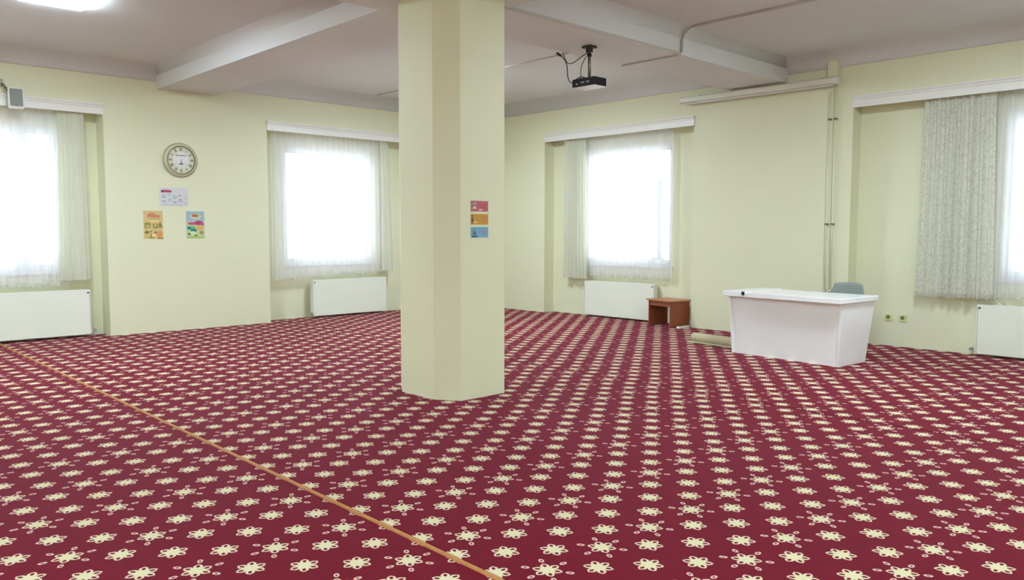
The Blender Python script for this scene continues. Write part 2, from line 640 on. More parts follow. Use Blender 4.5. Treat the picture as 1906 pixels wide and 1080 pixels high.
# ------------------------------------------------------------------ curtains
def curtain(name, T, s0, s1, zt, zb, d, amp, waves, m, label, hem=None, t0=None, t1=None, hemjit=0.012, seed=0, zb1=None, nz=22):
    """a pleated cloth; s0,s1 at the hem, t0,t1 at the rail; zb..zb1 hem height from s0 to s1"""
    rnd = random.Random(seed)
    t0 = s0 if t0 is None else t0
    t1 = s1 if t1 is None else t1
    zb1 = zb if zb1 is None else zb1
    nu = int(waves * 10)
    ph = [rnd.uniform(0, 6.28) for _ in range(4)]
    am = [rnd.uniform(0.55, 1.25) for _ in range(int(waves) + 3)]

    def pt(i, zz, v, off=0.0):
        u = i / nu
        ph0 = u * waves + 0.22 * math.sin(5.1 * u + ph[0]) + 0.12 * math.sin(13 * u + ph[1])
        a = am[int(max(0, ph0)) % len(am)]
        k = 0.55 + 0.45 * v
        dd = d + amp * k * a * math.sin(2 * math.pi * ph0) + 0.25 * amp * math.sin(4 * math.pi * ph0 + ph[2]) * v
        lean = 0.012 * v * math.sin(9 * u + ph[3])
        s = (t0 + (t1 - t0) * u) * (1 - v) + (s0 + (s1 - s0) * u) * v + lean
        return (s, dd + off, zz)

    def hemz(i):
        u = i / nu
        return zb + (zb1 - zb) * u + hemjit * (0.6 * math.sin(2 * math.pi * u * waves + 1.0) + 0.8 * math.sin(2 * math.pi * u * waves * 0.37 + ph[2]))

    root = thing(name, T((s0 + s1) / 2, d, zb), label, 'curtain')
    hh = 0.055 if hem else 0.0
    b = MB(T)
    vs, fs = [], []
    for j in range(nz + 1):
        v = j / nz
        for i in range(nu + 1):
            z1 = hemz(i) + hh
            vs.append(pt(i, zt + (z1 - zt) * v, v))
    for j in range(nz):
        for i in range(nu):
            a = j * (nu + 1) + i
            fs.append((a, a + 1, a + nu + 2, a + nu + 1))
    b.add(vs, fs, 0, True)
    b.build('cloth', m, root)
    if hem:
        b = MB(T)
        vs, fs = [], []
        for j in range(3):
            for i in range(nu + 1):
                sc = 0.010 * abs(math.sin(math.pi * i / 4)) if j == 2 else 0
                vs.append(pt(i, hemz(i) + hh - hh * j / 2 + sc, 1.0, -0.001))
        for j in range(2):
            for i in range(nu):
                a = j * (nu + 1) + i
                fs.append((a, a + 1, a + nu + 2, a + nu + 1))
        b.add(vs, fs, 0, True)
        b.build('hem', hem, root)
    return root


curtain('sheer_curtain', TA, 1.05, 3.13, 3.185, 0.735, 0.15, 0.022, 21, SHEER, 'white sheer curtain over the far left window, behind a small loudspeaker', SHEERHEM, seed=1)
curtain('side_curtain', TA, 2.965, 3.36, 3.185, 0.815, 0.075, 0.022, 6, DRAPE, 'cream curtain gathered at the right side of the far left window', None, t0=3.02, t1=3.345, seed=2, hemjit=0.005)
curtain('sheer_curtain', TA, 6.17, 8.36, 3.185, 0.665, 0.15, 0.022, 22, SHEER, 'white sheer curtain over the window left of the column', SHEERHEM, seed=3, zb1=0.735)
curtain('side_curtain', TA, 8.27, 8.52, 3.185, 0.775, 0.075, 0.018, 4, DRAPE, 'narrow cream curtain hanging between the bright sheer and the column', None, t0=8.26, t1=8.44, seed=4, hemjit=0.004)
curtain('sheer_curtain', TB, 7.50, 9.80, 3.185, 0.70, 0.15, 0.022, 23, SHEER, 'white sheer curtain over the window above the brown stool', SHEERHEM, seed=5)
curtain('side_curtain', TB, 9.22, 9.83, 3.185, 0.665, 0.075, 0.030, 7, DRAPE, 'pale cream curtain gathered left of the window above the stool', None, t0=9.30, t1=9.79, seed=6, hemjit=0.008)
curtain('sheer_curtain', TB, 1.5, 3.10, 3.185, 0.70, 0.17, 0.022, 16, SHEER, 'white sheer curtain at the right edge, over the brightest window beside the lace curtain', SHEERHEM, seed=7)
curtain('side_curtain', TB, 2.90, 3.76, 3.185, 0.690, 0.080, 0.048, 9, LACE, 'grey green lace curtain gathered wide at the right edge window', SHEERHEM, t0=2.94, t1=3.73, seed=8, hemjit=0.010)


# ------------------------------------------------------------------ radiators
def radiator(T, s0, s1, zs, label, valve_side):
    """steel panel radiator: front and back panel, top grille, side covers, valve and feed pipe"""
    z0, z1 = zs
    d0, d1 = 0.10, 0.205
    root = thing('radiator', T((s0 + s1) / 2, 0.15, z0), label, 'radiator')
    MB(T).box(s0 + 0.012, s1 - 0.012, d0, d0 + 0.018, z0, z1 - 0.022).build('front_panel', RADM, root, bevel=0.008, seg=3)
    MB(T).box(s0 + 0.012, s1 - 0.012, d1 - 0.018, d1, z0, z1 - 0.022).build('back_panel', RADM, root, bevel=0.006)
    b = MB(T)
    n = int((s1 - s0) / 0.045)
    for i in range(n):
        a = s0 + 0.02 + (s1 - s0 - 0.04) * i / n
        b.box(a, a + 0.022, d0 + 0.004, d1 - 0.004, z1 - 0.016, z1 - 0.006)
    b.box(s0, s1, d0 - 0.002, d0 + 0.010, z1 - 0.028, z1).box(s0, s1, d1 - 0.010, d1, z1 - 0.028, z1)
    b.build('top_grille', RADM, root)
    for e in (s0, s1 - 0.010):
        MB(T).box(e, e + 0.010, d0, d1, z0 + 0.012, z1 - 0.006).build('side_cover', RADM, root, bevel=0.003)
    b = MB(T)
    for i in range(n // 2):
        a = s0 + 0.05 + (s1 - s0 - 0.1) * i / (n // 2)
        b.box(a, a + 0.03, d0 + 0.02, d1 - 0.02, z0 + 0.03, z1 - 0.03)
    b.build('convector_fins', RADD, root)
    e, sg = (s0, -1) if valve_side == 'lo' else (s1, 1)
    v = MB(T)
    v.tube([(e, 0.15, z0 + 0.035), (e + sg * 0.05, 0.15, z0 + 0.035)], 0.011)
    v.tube([(e + sg * 0.045, 0.15, z0 + 0.06), (e + sg * 0.045, 0.15, 0.001)], 0.009)
    v.build('feed_pipe', WHITE, root)
    MB(T).tube([(e + sg * 0.045, 0.15, z0 + 0.055), (e + sg * 0.045, 0.13, z0 + 0.055), (e + sg * 0.045, 0.085, z0 + 0.055)], 0.020, 12).build('valve', CHROME, root)
    b = MB(T)
    b.tube([(e - sg * 0.03, d0 - 0.006, z1 - 0.04), (e - sg * 0.03, d0 + 0.004, z1 - 0.04)], 0.012, 10)
    b.build('vent_plug', DARK, root)
    return root


radiator(TA, 1.55, 3.36, (0.035, 0.67), 'long white panel radiator under the far left window', 'hi')
radiator(TA, 6.87, 8.38, (0.03, 0.655), 'white panel radiator under the window left of the column', 'lo')
radiator(TB, 7.82, 9.33, (0.025, 0.630), 'white panel radiator beside the brown stool', 'lo')
radiator(TB, 1.55, 3.05, (0.025, 0.625), 'white panel radiator at the right edge, below the lace curtain', 'hi')

# ------------------------------------------------------------------ ceiling lights
for x, y, lb in ((2.32, 9.15, 'square white LED ceiling panel glowing at the top left'),
                 (7.60, 9.15, 'square white LED ceiling panel hidden behind the column'),
                 (7.45, 2.60, 'square white LED ceiling panel above the right edge of the view'),
                 (-0.5, 0.60, 'square white LED ceiling panel just behind the camera, overhead'),
                 (3.2, -1.60, 'added square LED fill panel, unseen, far behind the camera on the right'),  # extra lamp, added out of view to brighten the column's right face
                 (-2.7, 9.15, 'square white LED ceiling panel beyond the left edge of the view'),
                 (-2.7, 2.60, 'square white LED ceiling panel beside the camera, out of view on the left'),
                 (-2.7, -0.60, 'added square LED fill panel, unseen, farthest behind the camera on the left')):  # extra unseen lamp, added for more frontal light on desk and lower walls
    r = thing('ceiling_light', (x, y, HC), lb, 'ceiling light')
    b = MB()
    b.box(x - 0.3, x + 0.3, y - 0.3, y + 0.3, HC - 0.014, HC)
    b.build('frame', WHITE, r)
    MB().box(x - 0.29, x + 0.29, y - 0.29, y + 0.29, HC - 0.034, HC - 0.0145).build('diffuser', LAMPM, r, bevel=0.006)

# ------------------------------------------------------------------ desk
cd = Vector((8.60, 3.82))
ud, vd = Vector((0.081, 0.9967)), Vector((0.9967, -0.081))
TD = lambda u, v, z: (cd.x + ud.x * u + vd.x * v, cd.y + ud.y * u + vd.y * v, z)
desk = thing('desk', TD(0.7, 0.3, 0), 'white laminate reception desk with overhanging top before the right wall', 'desk')


def side(u0, lean):
    b = MB(TD)
    t = 0.032
    b.hexa([(u0, 0, 0), (u0 + t, 0, 0), (u0 + t, 0.59, 0), (u0, 0.59, 0)],
           [(u0 + lean, -0.05, 0.712), (u0 + t + lean, -0.05, 0.712), (u0 + t + lean, 0.67, 0.712), (u0 + lean, 0.67, 0.712)])
    return b.build('side_panel', DESKW, desk, bevel=0.002)


side(0.0, -0.055)
side(1.368, 0.03)
b = MB(TD)
b.hexa([(0.030, 0.016, 0.0), (1.37, 0.016, 0.0), (1.37, 0.034, 0.0), (0.030, 0.034, 0.0)],
       [(-0.024, -0.03, 0.712), (1.399, -0.03, 0.712), (1.399, -0.012, 0.712), (-0.024, -0.012, 0.712)])
b.build('front_panel', DESKW, desk)
MB(TD).box(-0.078, 1.165, -0.125, 0.70, 0.712, 0.768).build('worktop', DESKW, desk, bevel=0.004)
MB(TD).box(1.168, 1.462, -0.120, 0.70, 0.712, 0.774).build('end_top', DESKW, desk, bevel=0.004)
MB(TD).box(1.150, 1.185, -0.132, -0.118, 0.735, 0.778).build('clip', BLACK, desk)
MB(TD).box(0.03, 1.37, 0.30, 0.318, 0.42, 0.71).build('modesty_rail', DESKW, desk)

# chair behind the desk
CH = mat('grey_chair_plastic', (136, 144, 138), 0.5, noise=0.02)
cc = Vector((9.78, 4.25))
TC = lambda x, y, z: (cc.x + x, cc.y + y, z)
chair = thing('chair', (cc.x, cc.y, 0), 'grey plastic chair standing behind the white desk', 'chair')
b = MB(TC)
vs, fs = [], []
nu, nv = 14, 10
for side_ in (0, 1):
    for j in range(nv + 1):
        v = j / nv
        z = 0.47 + 0.40 * v
        hw = 0.225 - 0.052 * max(0.0, (v - 0.25) / 0.75) ** 1.6
        for i in range(nu + 1):
            u = -1 + 2 * i / nu
            zz = z - 0.020 * abs(u) ** 4 * v
            x = 0.0 + 0.05 * v - 0.055 * u * u + 0.014 * side_
            vs.append((x, hw * u, zz))
off = (nu + 1) * (nv + 1)
for j in range(nv):
    for i in range(nu):
        a = j * (nu + 1) + i
        fs.append((a, a + 1, a + nu + 2, a + nu + 1))
        fs.append((off + a, off + a + nu + 1, off + a + nu + 2, off + a + 1))
edge = [i for i in range(nu + 1)] + [j * (nu + 1) + nu for j in range(1, nv + 1)] + [nv * (nu + 1) + i for i in range(nu - 1, -1, -1)] + [j * (nu + 1) for j in range(nv - 1, 0, -1)]
for i in range(len(edge)):
    a, c = edge[i], edge[(i + 1) % len(edge)]
    fs.append((a, off + a, off + c, c))
b.add(vs, fs, 0, True)
b.build('backrest', CH, chair)
MB(TC).hexa([(-0.42, -0.2, 0.425), (0.0, -0.22, 0.425), (0.0, 0.22, 0.425), (-0.42, 0.2, 0.425)],
            [(-0.43, -0.21, 0.455), (0.005, -0.225, 0.465), (0.005, 0.225, 0.465), (-0.43, 0.21, 0.455)]).build('seat', CH, chair, bevel=0.012, seg=3)
for lx, ly in ((-0.37, -0.18), (-0.37, 0.18), (-0.02, -0.19), (-0.02, 0.19)):
    MB(TC).tube([(lx, ly, 0.43), (lx + (0.05 if lx > -0.1 else -0.03), ly * 1.12, 0.003)], 0.013).build('leg', GREYM, chair)

# small brown stool
sa = math.radians(13)
so = Vector((10.465, 7.41))
TS = lambda x, y, z: (so.x + x * math.cos(sa) + y * math.sin(sa) * 1.0, so.y - x * math.sin(sa) + y * math.cos(sa), z)
stool = thing('stool', (so.x, so.y, 0), 'small brown wooden stool with panel legs beside the radiator', 'stool')
MB(TS).box(-0.225, 0.225, -0.295, 0.295, 0.402, 0.424).build('seat', WOODTOP, stool, bevel=0.003)
for y in (-0.262, 0.240):
    MB(TS).box(-0.195, 0.195, y, y + 0.022, 0, 0.402).build('panel_leg', WOOD, stool, bevel=0.002)
for x in (-0.185, 0.167):
    MB(TS).box(x, x + 0.018, -0.240, 0.240, 0.322, 0.402).build('apron', WOOD, stool)

# rolled mat
rm = mat('beige_mat', (192, 180, 150), 0.85, noise=0.05, scale=20, bump=0.2, bscale=200)
ra, rb_ = Vector((9.165, 6.10)), Vector((9.085, 5.285))
dv = (rb_ - ra).normalized()
nv_ = Vector((-dv.y, dv.x))
if nv_.x < 0:
    nv_ = -nv_
TR = lambda x, a, z: (ra.x + nv_.x * x + dv.x * a, ra.y + nv_.y * x + dv.y * a, z)
mat_o = thing('rolled_mat', TR(0, 0.4, 0), 'beige rolled-up mat lying on the carpet left of the white desk', 'mat')
prof = []
turns = 2.6
for i in range(64):
    t = i / 63
    a = -math.pi / 2 + 2 * math.pi * turns * (1 - t) * -1
    r = 0.022 + 0.038 * t
    prof.append((0.04 + r * math.cos(a), 0.066 + r * math.sin(a)))
outer = [(-0.115, 0.008), (-0.05, 0.007)] + prof[::-1]
th = 0.006
inner = []
for i, p in enumerate(outer):
    q0, q1 = outer[max(i - 1, 0)], outer[min(i + 1, len(outer) - 1)]
    dx, dz = q1[0] - q0[0], q1[1] - q0[1]
    l = math.hypot(dx, dz) or 1
    inner.append((p[0] - dz / l * th, p[1] + dx / l * th))
b = MB(TR)
n = len(outer)
L_ = (rb_ - ra).length
vs = [(p[0], a, p[1]) for a in (0, L_) for p in outer] + [(p[0], a, p[1]) for a in (0, L_) for p in inner]
fs = []
for i in range(n - 1):
    fs += [(i, i + 1, n + i + 1, n + i), (2 * n + i, 3 * n + i, 3 * n + i + 1, 2 * n + i + 1), (i, 2 * n + i, 2 * n + i + 1, i + 1), (n + i, n + i + 1, 3 * n + i + 1, 3 * n + i)]
fs += [(0, n, 3 * n, 2 * n), (n - 1, 3 * n - 1, 4 * n - 1, 2 * n - 1)]
b.add(vs, fs, 0, False)
b.build('roll', rm, mat_o)

# white power strip at the stool's foot
ps = thing('power_strip', (10.60, 6.975, 0), 'white power strip lying on the carpet between the stool and the wall pier', 'power strip')
ts = lambda x, y, z: (10.36 + x, 7.06 + y * 1.0 - x * 0.06, z)
MB(ts).box(-0.13, 0.13, -0.028, 0.028, 0.0, 0.032).build('housing', WHITE, ps, bevel=0.005)
for i in range(3):
    MB(ts).tube([(-0.075 + 0.075 * i, 0, 0.030), (-0.075 + 0.075 * i, 0, 0.0335)], 0.019, 14).build('outlet', RADD, ps)

# sockets in the right-hand recess
SOCK = mat('socket_ivory', (214, 214, 150), 0.4)
for y, lb in ((4.135, 'ivory wall socket nearest the white desk, left of the pair'), (3.955, 'ivory wall socket right of the pair, farther from the desk')):
    r = thing('wall_socket', TB(y, DRB, 0.37), lb, 'socket', 'sockets below the right window')
    b = MB(TB)
    b.box(y - 0.045, y + 0.045, DRB - 0.012, DRB, 0.325, 0.415)
    b.build('plate', SOCK, r, bevel=0.004)
    b = MB(TB)
    b.tube([(y, DRB - 0.0125, 0.378), (y, DRB - 0.015, 0.378)], 0.026, 16)
    b.build('outlet', mat('socket_shadow', (120, 118, 70), 0.5), r)

# ------------------------------------------------------------------ heating pipes on the right pier
for y, lb in ((4.885, 'cream heating pipe on the right pier, the left of two'), (4.805, 'cream heating pipe on the right pier, the right of two, under the screen end')):
    r = thing('heating_pipe', TB(y, -0.03, 0), lb, 'pipe', 'heating pipes on the pier')
    MB(TB).tube([(y, -0.030, 0.0), (y, -0.030, 3.36 if y > 4.85 else 3.54)], 0.013, 10).build('pipe', WALL, r)
    for z in (1.6, 3.0):
        MB(TB).box(y - 0.02, y + 0.02, -0.045, 0.0, z - 0.012, z + 0.012).build('clamp', GREYM, r)
    MB(TB).tube([(y, -0.030, 0.66), (y, -0.030, 0.72)], 0.020, 10).build('valve', CHROME, r)
# small boxed duct above the screen end
b = MB(TB)
b.box(4.775, 4.90, -0.09, -0.005, 3.545, 3.76)
tag(b.build('pipe_duct', WALL, bevel=0.004), 'small cream box duct above the right end of the projection screen', 'duct')

# ------------------------------------------------------------------ projection screen
scr = thing('projection_screen', (XB - 0.1, 5.97, 3.44), 'rolled-up white projection screen housing mounted high on the right pier', 'projection screen')
TSc = lambda y, d, z: (XB - 0.045 + d, y, z + (y - 4.76) * 0.006)
prof = [(-0.10, 3.445), (-0.112, 3.457), (-0.112, 3.517), (-0.10, 3.53), (-0.02, 3.53), (-0.012, 3.52), (-0.012, 3.455), (-0.02, 3.445)]
b = MB(TSc)
b.extrude(prof, 'x', 4.775, 7.17)
b.build('housing', mat('screen_housing', (226, 222, 208), 0.35), scr)
for y0, y1 in ((4.75, 4.775), (7.17, 7.195)):
    MB(TSc).extrude([(p[0] * 1.04 + 0.002, (p[1] - 3.4875) * 1.12 + 3.4875) for p in prof], 'x', y0, y1).build('end_cap', WHITE, scr)
MB(TSc).box(4.80, 7.14, -0.085, -0.050, 3.425, 3.438).build('bottom_bar', WHITE, scr)
MB(TSc).box(4.80, 7.14, -0.070, -0.066, 3.438, 3.447).build('screen_cloth', WHITE, scr)
for y in (5.0, 6.9):
    MB(TSc).box(y - 0.02, y + 0.02, -0.02, 0.044, 3.46, 3.55).build('bracket', GREYM, scr)

# ------------------------------------------------------------------ projector
pr = thing('projector', (6.86, 5.98, 3.11), 'black projector hanging upside down from a grey ceiling pole', 'projector')
px_, py_ = 6.86, 5.98
MB().box(px_ - 0.105, px_ + 0.105, py_ - 0.165, py_ + 0.165, 3.118, 3.208).build('body', BLACK, pr, bevel=0.008, seg=3)
MB().box(px_ - 0.098, px_ + 0.098, py_ - 0.158, py_ + 0.158, 3.108, 3.1185).build('lid', WHITE, pr, bevel=0.003)
b = MB()
b.lathe([(0.0, 0.118), (0.022, 0.118), (0.026, 0.104)], (px_, py_ - 0.08, 3.163), 'x', 20)
b.build('lens', mat('lens_glass', (30, 34, 44), 0.08, coat=1.0), pr)
for k, (y0, y1, z0, z1) in enumerate(((-0.02, 0.03, 3.150, 3.168), (-0.09, -0.05, 3.152, 3.170), (0.075, 0.105, 3.140, 3.158))):
    MB().box(px_ - 0.1075, px_ - 0.104, py_ + y0, py_ + y1, z0, z1).build('port', GREYM, pr)
MB().tube([(px_, py_, 3.208), (px_, py_, 3.52)], 0.018, 14).build('pole', GREYM, pr)
MB().tube([(px_, py_, 3.455), (px_, py_, 3.485)], 0.027, 14).build('collar', BLACK, pr)
MB().box(px_ - 0.06, px_ + 0.06, py_ - 0.06, py_ + 0.06, 3.545, ZB).box(px_ - 0.025, px_ + 0.025, py_ - 0.03, py_ + 0.03, 3.50, 3.545).build('mount_plate', mat('dark_bracket', (52, 44, 38), 0.5), pr)
for s in (-1, 1):
    MB().box(px_ - 0.09, px_ + 0.09, py_ + s * 0.07 - 0.01, py_ + s * 0.07 + 0.01, 3.208, 3.218).build('bracket_arm', GREYM, pr)


def bez(p, n=24):
    """Catmull-Rom through the points"""
    p = [Vector(q) for q in p]
    q = [p[0]] + p + [p[-1]]
    out = []
    for i in range(1, len(q) - 2):
        for k in range(n):
            t = k / n
            a, b_, c, d = q[i - 1], q[i], q[i + 1], q[i + 2]
            out.append(0.5 * ((2 * b_) + (c - a) * t + (2 * a - 5 * b_ + 4 * c - d) * t * t + (3 * b_ - a - 3 * c + d) * t ** 3))
    out.append(p[-1])
    return out


CAB = mat('grey_cable', (84, 78, 72), 0.5)
MB().tube(bez([(6.84, 6.37, 3.555), (6.85, 6.31, 3.44), (6.85, 6.22, 3.42), (6.85, 6.10, 3.465), (6.85, 6.0, 3.50)], 8), 0.006, 6).build('cable', CAB, pr)
MB().tube(bez([(6.80, 6.40, 3.54), (6.80, 6.33, 3.49), (6.79, 6.26, 3.40), (6.78, 6.23, 3.25), (6.78, 6.17, 3.18), (6.77, 6.08, 3.215), (6.78, 6.02, 3.225), (6.79, 5.98, 3.212)], 8), 0.007, 6).build('cable', CAB, pr)
MB().tube(bez([(6.85, 6.02, 3.46), (6.83, 6.07, 3.36), (6.83, 6.085, 3.25), (6.80, 6.08, 3.21)], 8), 0.005, 6).build('cable', CAB, pr)
MB().tube([(6.795, 6.42, 3.555), (6.80, 6.36, 3.515)], 0.014, 8).build('plug', BLACK, pr)

# ------------------------------------------------------------------ cable trunking on the ceiling
CON = mat('trunking_grey', (190, 182, 172), 0.5)
xc = 7.93
tr0 = thing('cable_trunking', (xc, 5.5, ZB), 'thin grey cable trunking along the ceiling beam edge, then up onto the right ceiling', 'trunking')
MB().box(5.12, xc + 0.012, 5.495, 5.5195, ZB - 0.004, ZB + 0.020).build('segment', CON, tr0)
MB().box(xc - 0.012, xc + 0.012, 5.474, 5.499, ZB + 0.02, 3.73).build('segment', CON, tr0)
MB().tube([(xc, 5.49, 3.72), (xc, 5.455, 3.79), (xc, 5.39, 3.845), (xc, 5.33, 3.858)], 0.012, 6).build('bend', CON, tr0)
MB().box(xc - 0.012, xc + 0.012, Y0 + 0.02, 5.34, HC - 0.022, HC - 0.0005).build('segment', CON, tr0)
b = MB()
b.box(xc - 0.012, xc + 0.012, 5.53, 6.37, ZB - 0.016, ZB - 0.0005)
tag(b.build('cable_trunking', CON), 'short thin cable trunking crossing the underside of the ceiling beam', 'trunking')
b = MB()
b.box(xc - 0.008, xc + 0.008, 6.56, 11.78, HC - 0.016, HC - 0.0005)
tag(b.build('cable_trunking', CON), 'thin cable trunking on the far ceiling between column and projector', 'trunking')

# ------------------------------------------------------------------ loudspeaker on the left wall
sp = thing('loudspeaker', (2.49, YA - 0.2, 3.07), 'small white loudspeaker with grey grille on a wall bracket, top left', 'loudspeaker')
sa2 = math.radians(-8)
TP = lambda x, y, z: (2.495 + x * math.cos(sa2) - y * math.sin(sa2), YA - 0.16 + x * math.sin(sa2) + y * math.cos(sa2) - (z - 3.2) * -0.10, z)
MB(TP).box(-0.088, 0.088, -0.07, 0.075, 3.078, 3.340).build('cabinet', WHITE, sp, bevel=0.012, seg=3)
MB(TP).box(-0.070, 0.074, -0.0765, -0.070, 3.098, 3.322).build('grille', mat('grey_grille', (128, 130, 122), 0.6, bump=0.3, bscale=300), sp)
MB(TP).box(-0.012, 0.020, -0.079, -0.0765, 3.104, 3.112).build('badge', DARK, sp)
b = MB()
b.box(2.36, 2.39, YA - 0.012, YA, 3.36, 3.46)
b.tube([(2.375, YA - 0.01, 3.40), (2.378, YA - 0.10, 3.385), (2.385, YA - 0.13, 3.34)], 0.010, 8)
b.tube([(2.38, YA - 0.13, 3.345), (2.415, YA - 0.14, 3.30)], 0.018, 8)
b.build('bracket', GREYM, sp)

# ------------------------------------------------------------------ wall clock
ck = (4.630, YA, 2.555)
clock = thing('wall_clock', ck, 'round cream wall clock with Roman numerals above the posters', 'clock')
CR = mat('clock_cream', (206, 204, 172), 0.35)
CD = mat('clock_bronze', (130, 124, 94), 0.35, metal=0.3)
MB().lathe([(0.258, 0.0), (0.258, -0.012), (0.250, -0.022), (0.243, -0.024), (0.236, -0.030), (0.215, -0.055), (0.207, -0.058)], ck, 'y', 64).build('case', CR, clock)
MB().lathe([(0.252, -0.0215), (0.250, -0.0255), (0.246, -0.0255), (0.244, -0.0225)], ck, 'y', 64).build('rim', CD, clock)
MB().lathe([(0.210, -0.0575), (0.207, -0.066), (0.200, -0.066), (0.196, -0.046)], ck, 'y', 64).build('bezel', CD, clock)
b = MB()
b.lathe([(0.0, -0.046), (0.197, -0.046)], ck, 'y', 64)
b.build('dial', mat('clock_dial', (218, 214, 190), 0.5), clock)
b = MB()
b.lathe([(0.0, -0.0475), (0.118, -0.0475), (0.120, -0.046)], ck, 'y', 48)
b.build('dial_centre', mat('clock_centre', (224, 224, 222), 0.5), clock)
INKN = mat('numeral_olive', (96, 94, 66), 0.6)
romans = ['XII', 'I', 'II', 'III', 'IIII', 'V', 'VI', 'VII', 'VIII', 'IX', 'X', 'XI']
b = MB()


def bar2(b, p, q, wd, y):
    p, q = Vector(p), Vector(q)
    d = (q - p).normalized()
    n_ = Vector((-d.y, d.x)) * wd / 2
    c4 = [p + n_, p - n_, q - n_, q + n_]
    b.add([(c.x, y, c.y) for c in c4], [(0, 1, 2, 3)])


for h, rn in enumerate(romans):
    b = MB()
    ang = math.radians(90 - 30 * h)
    R_ = 0.158
    wd = {'I': 0.010, 'V': 0.020, 'X': 0.020}
    tot = sum(wd[c] for c in rn)
    x = -tot / 2
    e1 = Vector((math.cos(ang - math.pi / 2), math.sin(ang - math.pi / 2)))
    e2 = Vector((math.cos(ang), math.sin(ang)))
    f_ = lambda u, v: Vector((ck[0], ck[2])) + e2 * (R_ + v) + e1 * u
    hh = 0.024
    for c in rn:
        w_ = wd[c]
        m_ = x + w_ / 2
        if c == 'I':
            bar2(b, f_(m_, -hh), f_(m_, hh), 0.006, YA - 0.0475)
        elif c == 'V':
            bar2(b, f_(m_ - 0.008, hh), f_(m_, -hh), 0.006, YA - 0.0475)
            bar2(b, f_(m_ + 0.008, hh), f_(m_, -hh), 0.006, YA - 0.0476)
        else:
            bar2(b, f_(m_ - 0.008, hh), f_(m_ + 0.008, -hh), 0.006, YA - 0.0475)
            bar2(b, f_(m_ + 0.008, hh), f_(m_ - 0.008, -hh), 0.006, YA - 0.0476)
        x += w_
    b.build('numeral', INKN, clock)
b = MB()
for x0_, w_ in ((-0.082, 0.045), (-0.030, 0.018), (-0.006, 0.05), (0.05, 0.03)):
    b.box(ck[0] + x0_, ck[0] + x0_ + w_, YA - 0.0485, YA - 0.0476, ck[2] + 0.060, ck[2] + 0.074)
b.build('dial_lettering', mat('dial_ink', (120, 118, 112), 0.6), clock)
b = MB()
b.lathe([(0.0, -0.0484), (0.016, -0.0484)], (ck[0], ck[1], ck[2] - 0.052), 'y', 6)
b.box(ck[0] - 0.007, ck[0] + 0.007, YA - 0.0484, YA - 0.0476, ck[2] - 0.048, ck[2] + 0.012)
b.box(ck[0] - 0.035, ck[0] + 0.032, YA - 0.0484, YA - 0.0476, ck[2] - 0.066, ck[2] - 0.050)
b.build('dial_emblem', mat('emblem_grey', (166, 164, 160), 0.6), clock)


# ------------------------------------------------------------------ posters (flat prints)
def flat(name, rgb):
    return mat('print_' + name, rgb, 0.55)


def poster(name, x0, x1, z0, z1, y, ground, items, label, cat, border=None):
    """thin sheet on a wall facing -y; items are flat prints (shape, cx, cz, w, h, colour) in 0..1 sheet units"""
    root = thing(name, ((x0 + x1) / 2, y, z0), label, cat)
    W, H = x1 - x0, z1 - z0
    mats, idx = [], {}

    def mi(c):
        if c not in idx:
            idx[c] = len(mats)
            mats.append(flat('%d_%d_%d' % c, c))
        return idx[c]
    b = MB()
    b.box(x0, x1, y - 0.003, y - 0.0005, z0, z1, mi(border or ground))
    yy = y - 0.0031
    if border:
        bw = 0.004 if W < 0.25 else 0.008
        b.add([(x0 + bw, yy, z0 + bw), (x1 - bw, yy, z0 + bw), (x1 - bw, yy, z1 - bw), (x0 + bw, yy, z1 - bw)], [(0, 1, 2, 3)], mi(ground))
    b.build('sheet', mats, root)
    mats, idx = [], {}
    b = MB()
    for k, (sh, cx, cz, w_, h_, c) in enumerate(items):
        yk = yy - 0.0003 - 0.00008 * k
        X_, Z_ = x0 + cx * W, z0 + cz * H
        a, e = w_ * W / 2, h_ * H / 2
        if sh == 'r':
            p = [(X_ - a, Z_ - e), (X_ + a, Z_ - e), (X_ + a, Z_ + e), (X_ - a, Z_ + e)]
        elif sh == 'o':
            p = [(X_ + a * math.cos(t * math.pi / 10), Z_ + e * math.sin(t * math.pi / 10)) for t in range(20)]
        elif sh == 'd':     # dome
            p = [(X_ + a * math.cos(t * math.pi / 10), Z_ - e + 2 * e * math.sin(t * math.pi / 10)) for t in range(11)]
        else:               # wedge
            p = [(X_ - a, Z_ - e), (X_ + a, Z_ - e), (X_, Z_ + e)]
        b.add([(q[0], yk, q[1]) for q in p], [tuple(range(len(p)))], mi(c))
    b.build('print', mats, root)
    return root


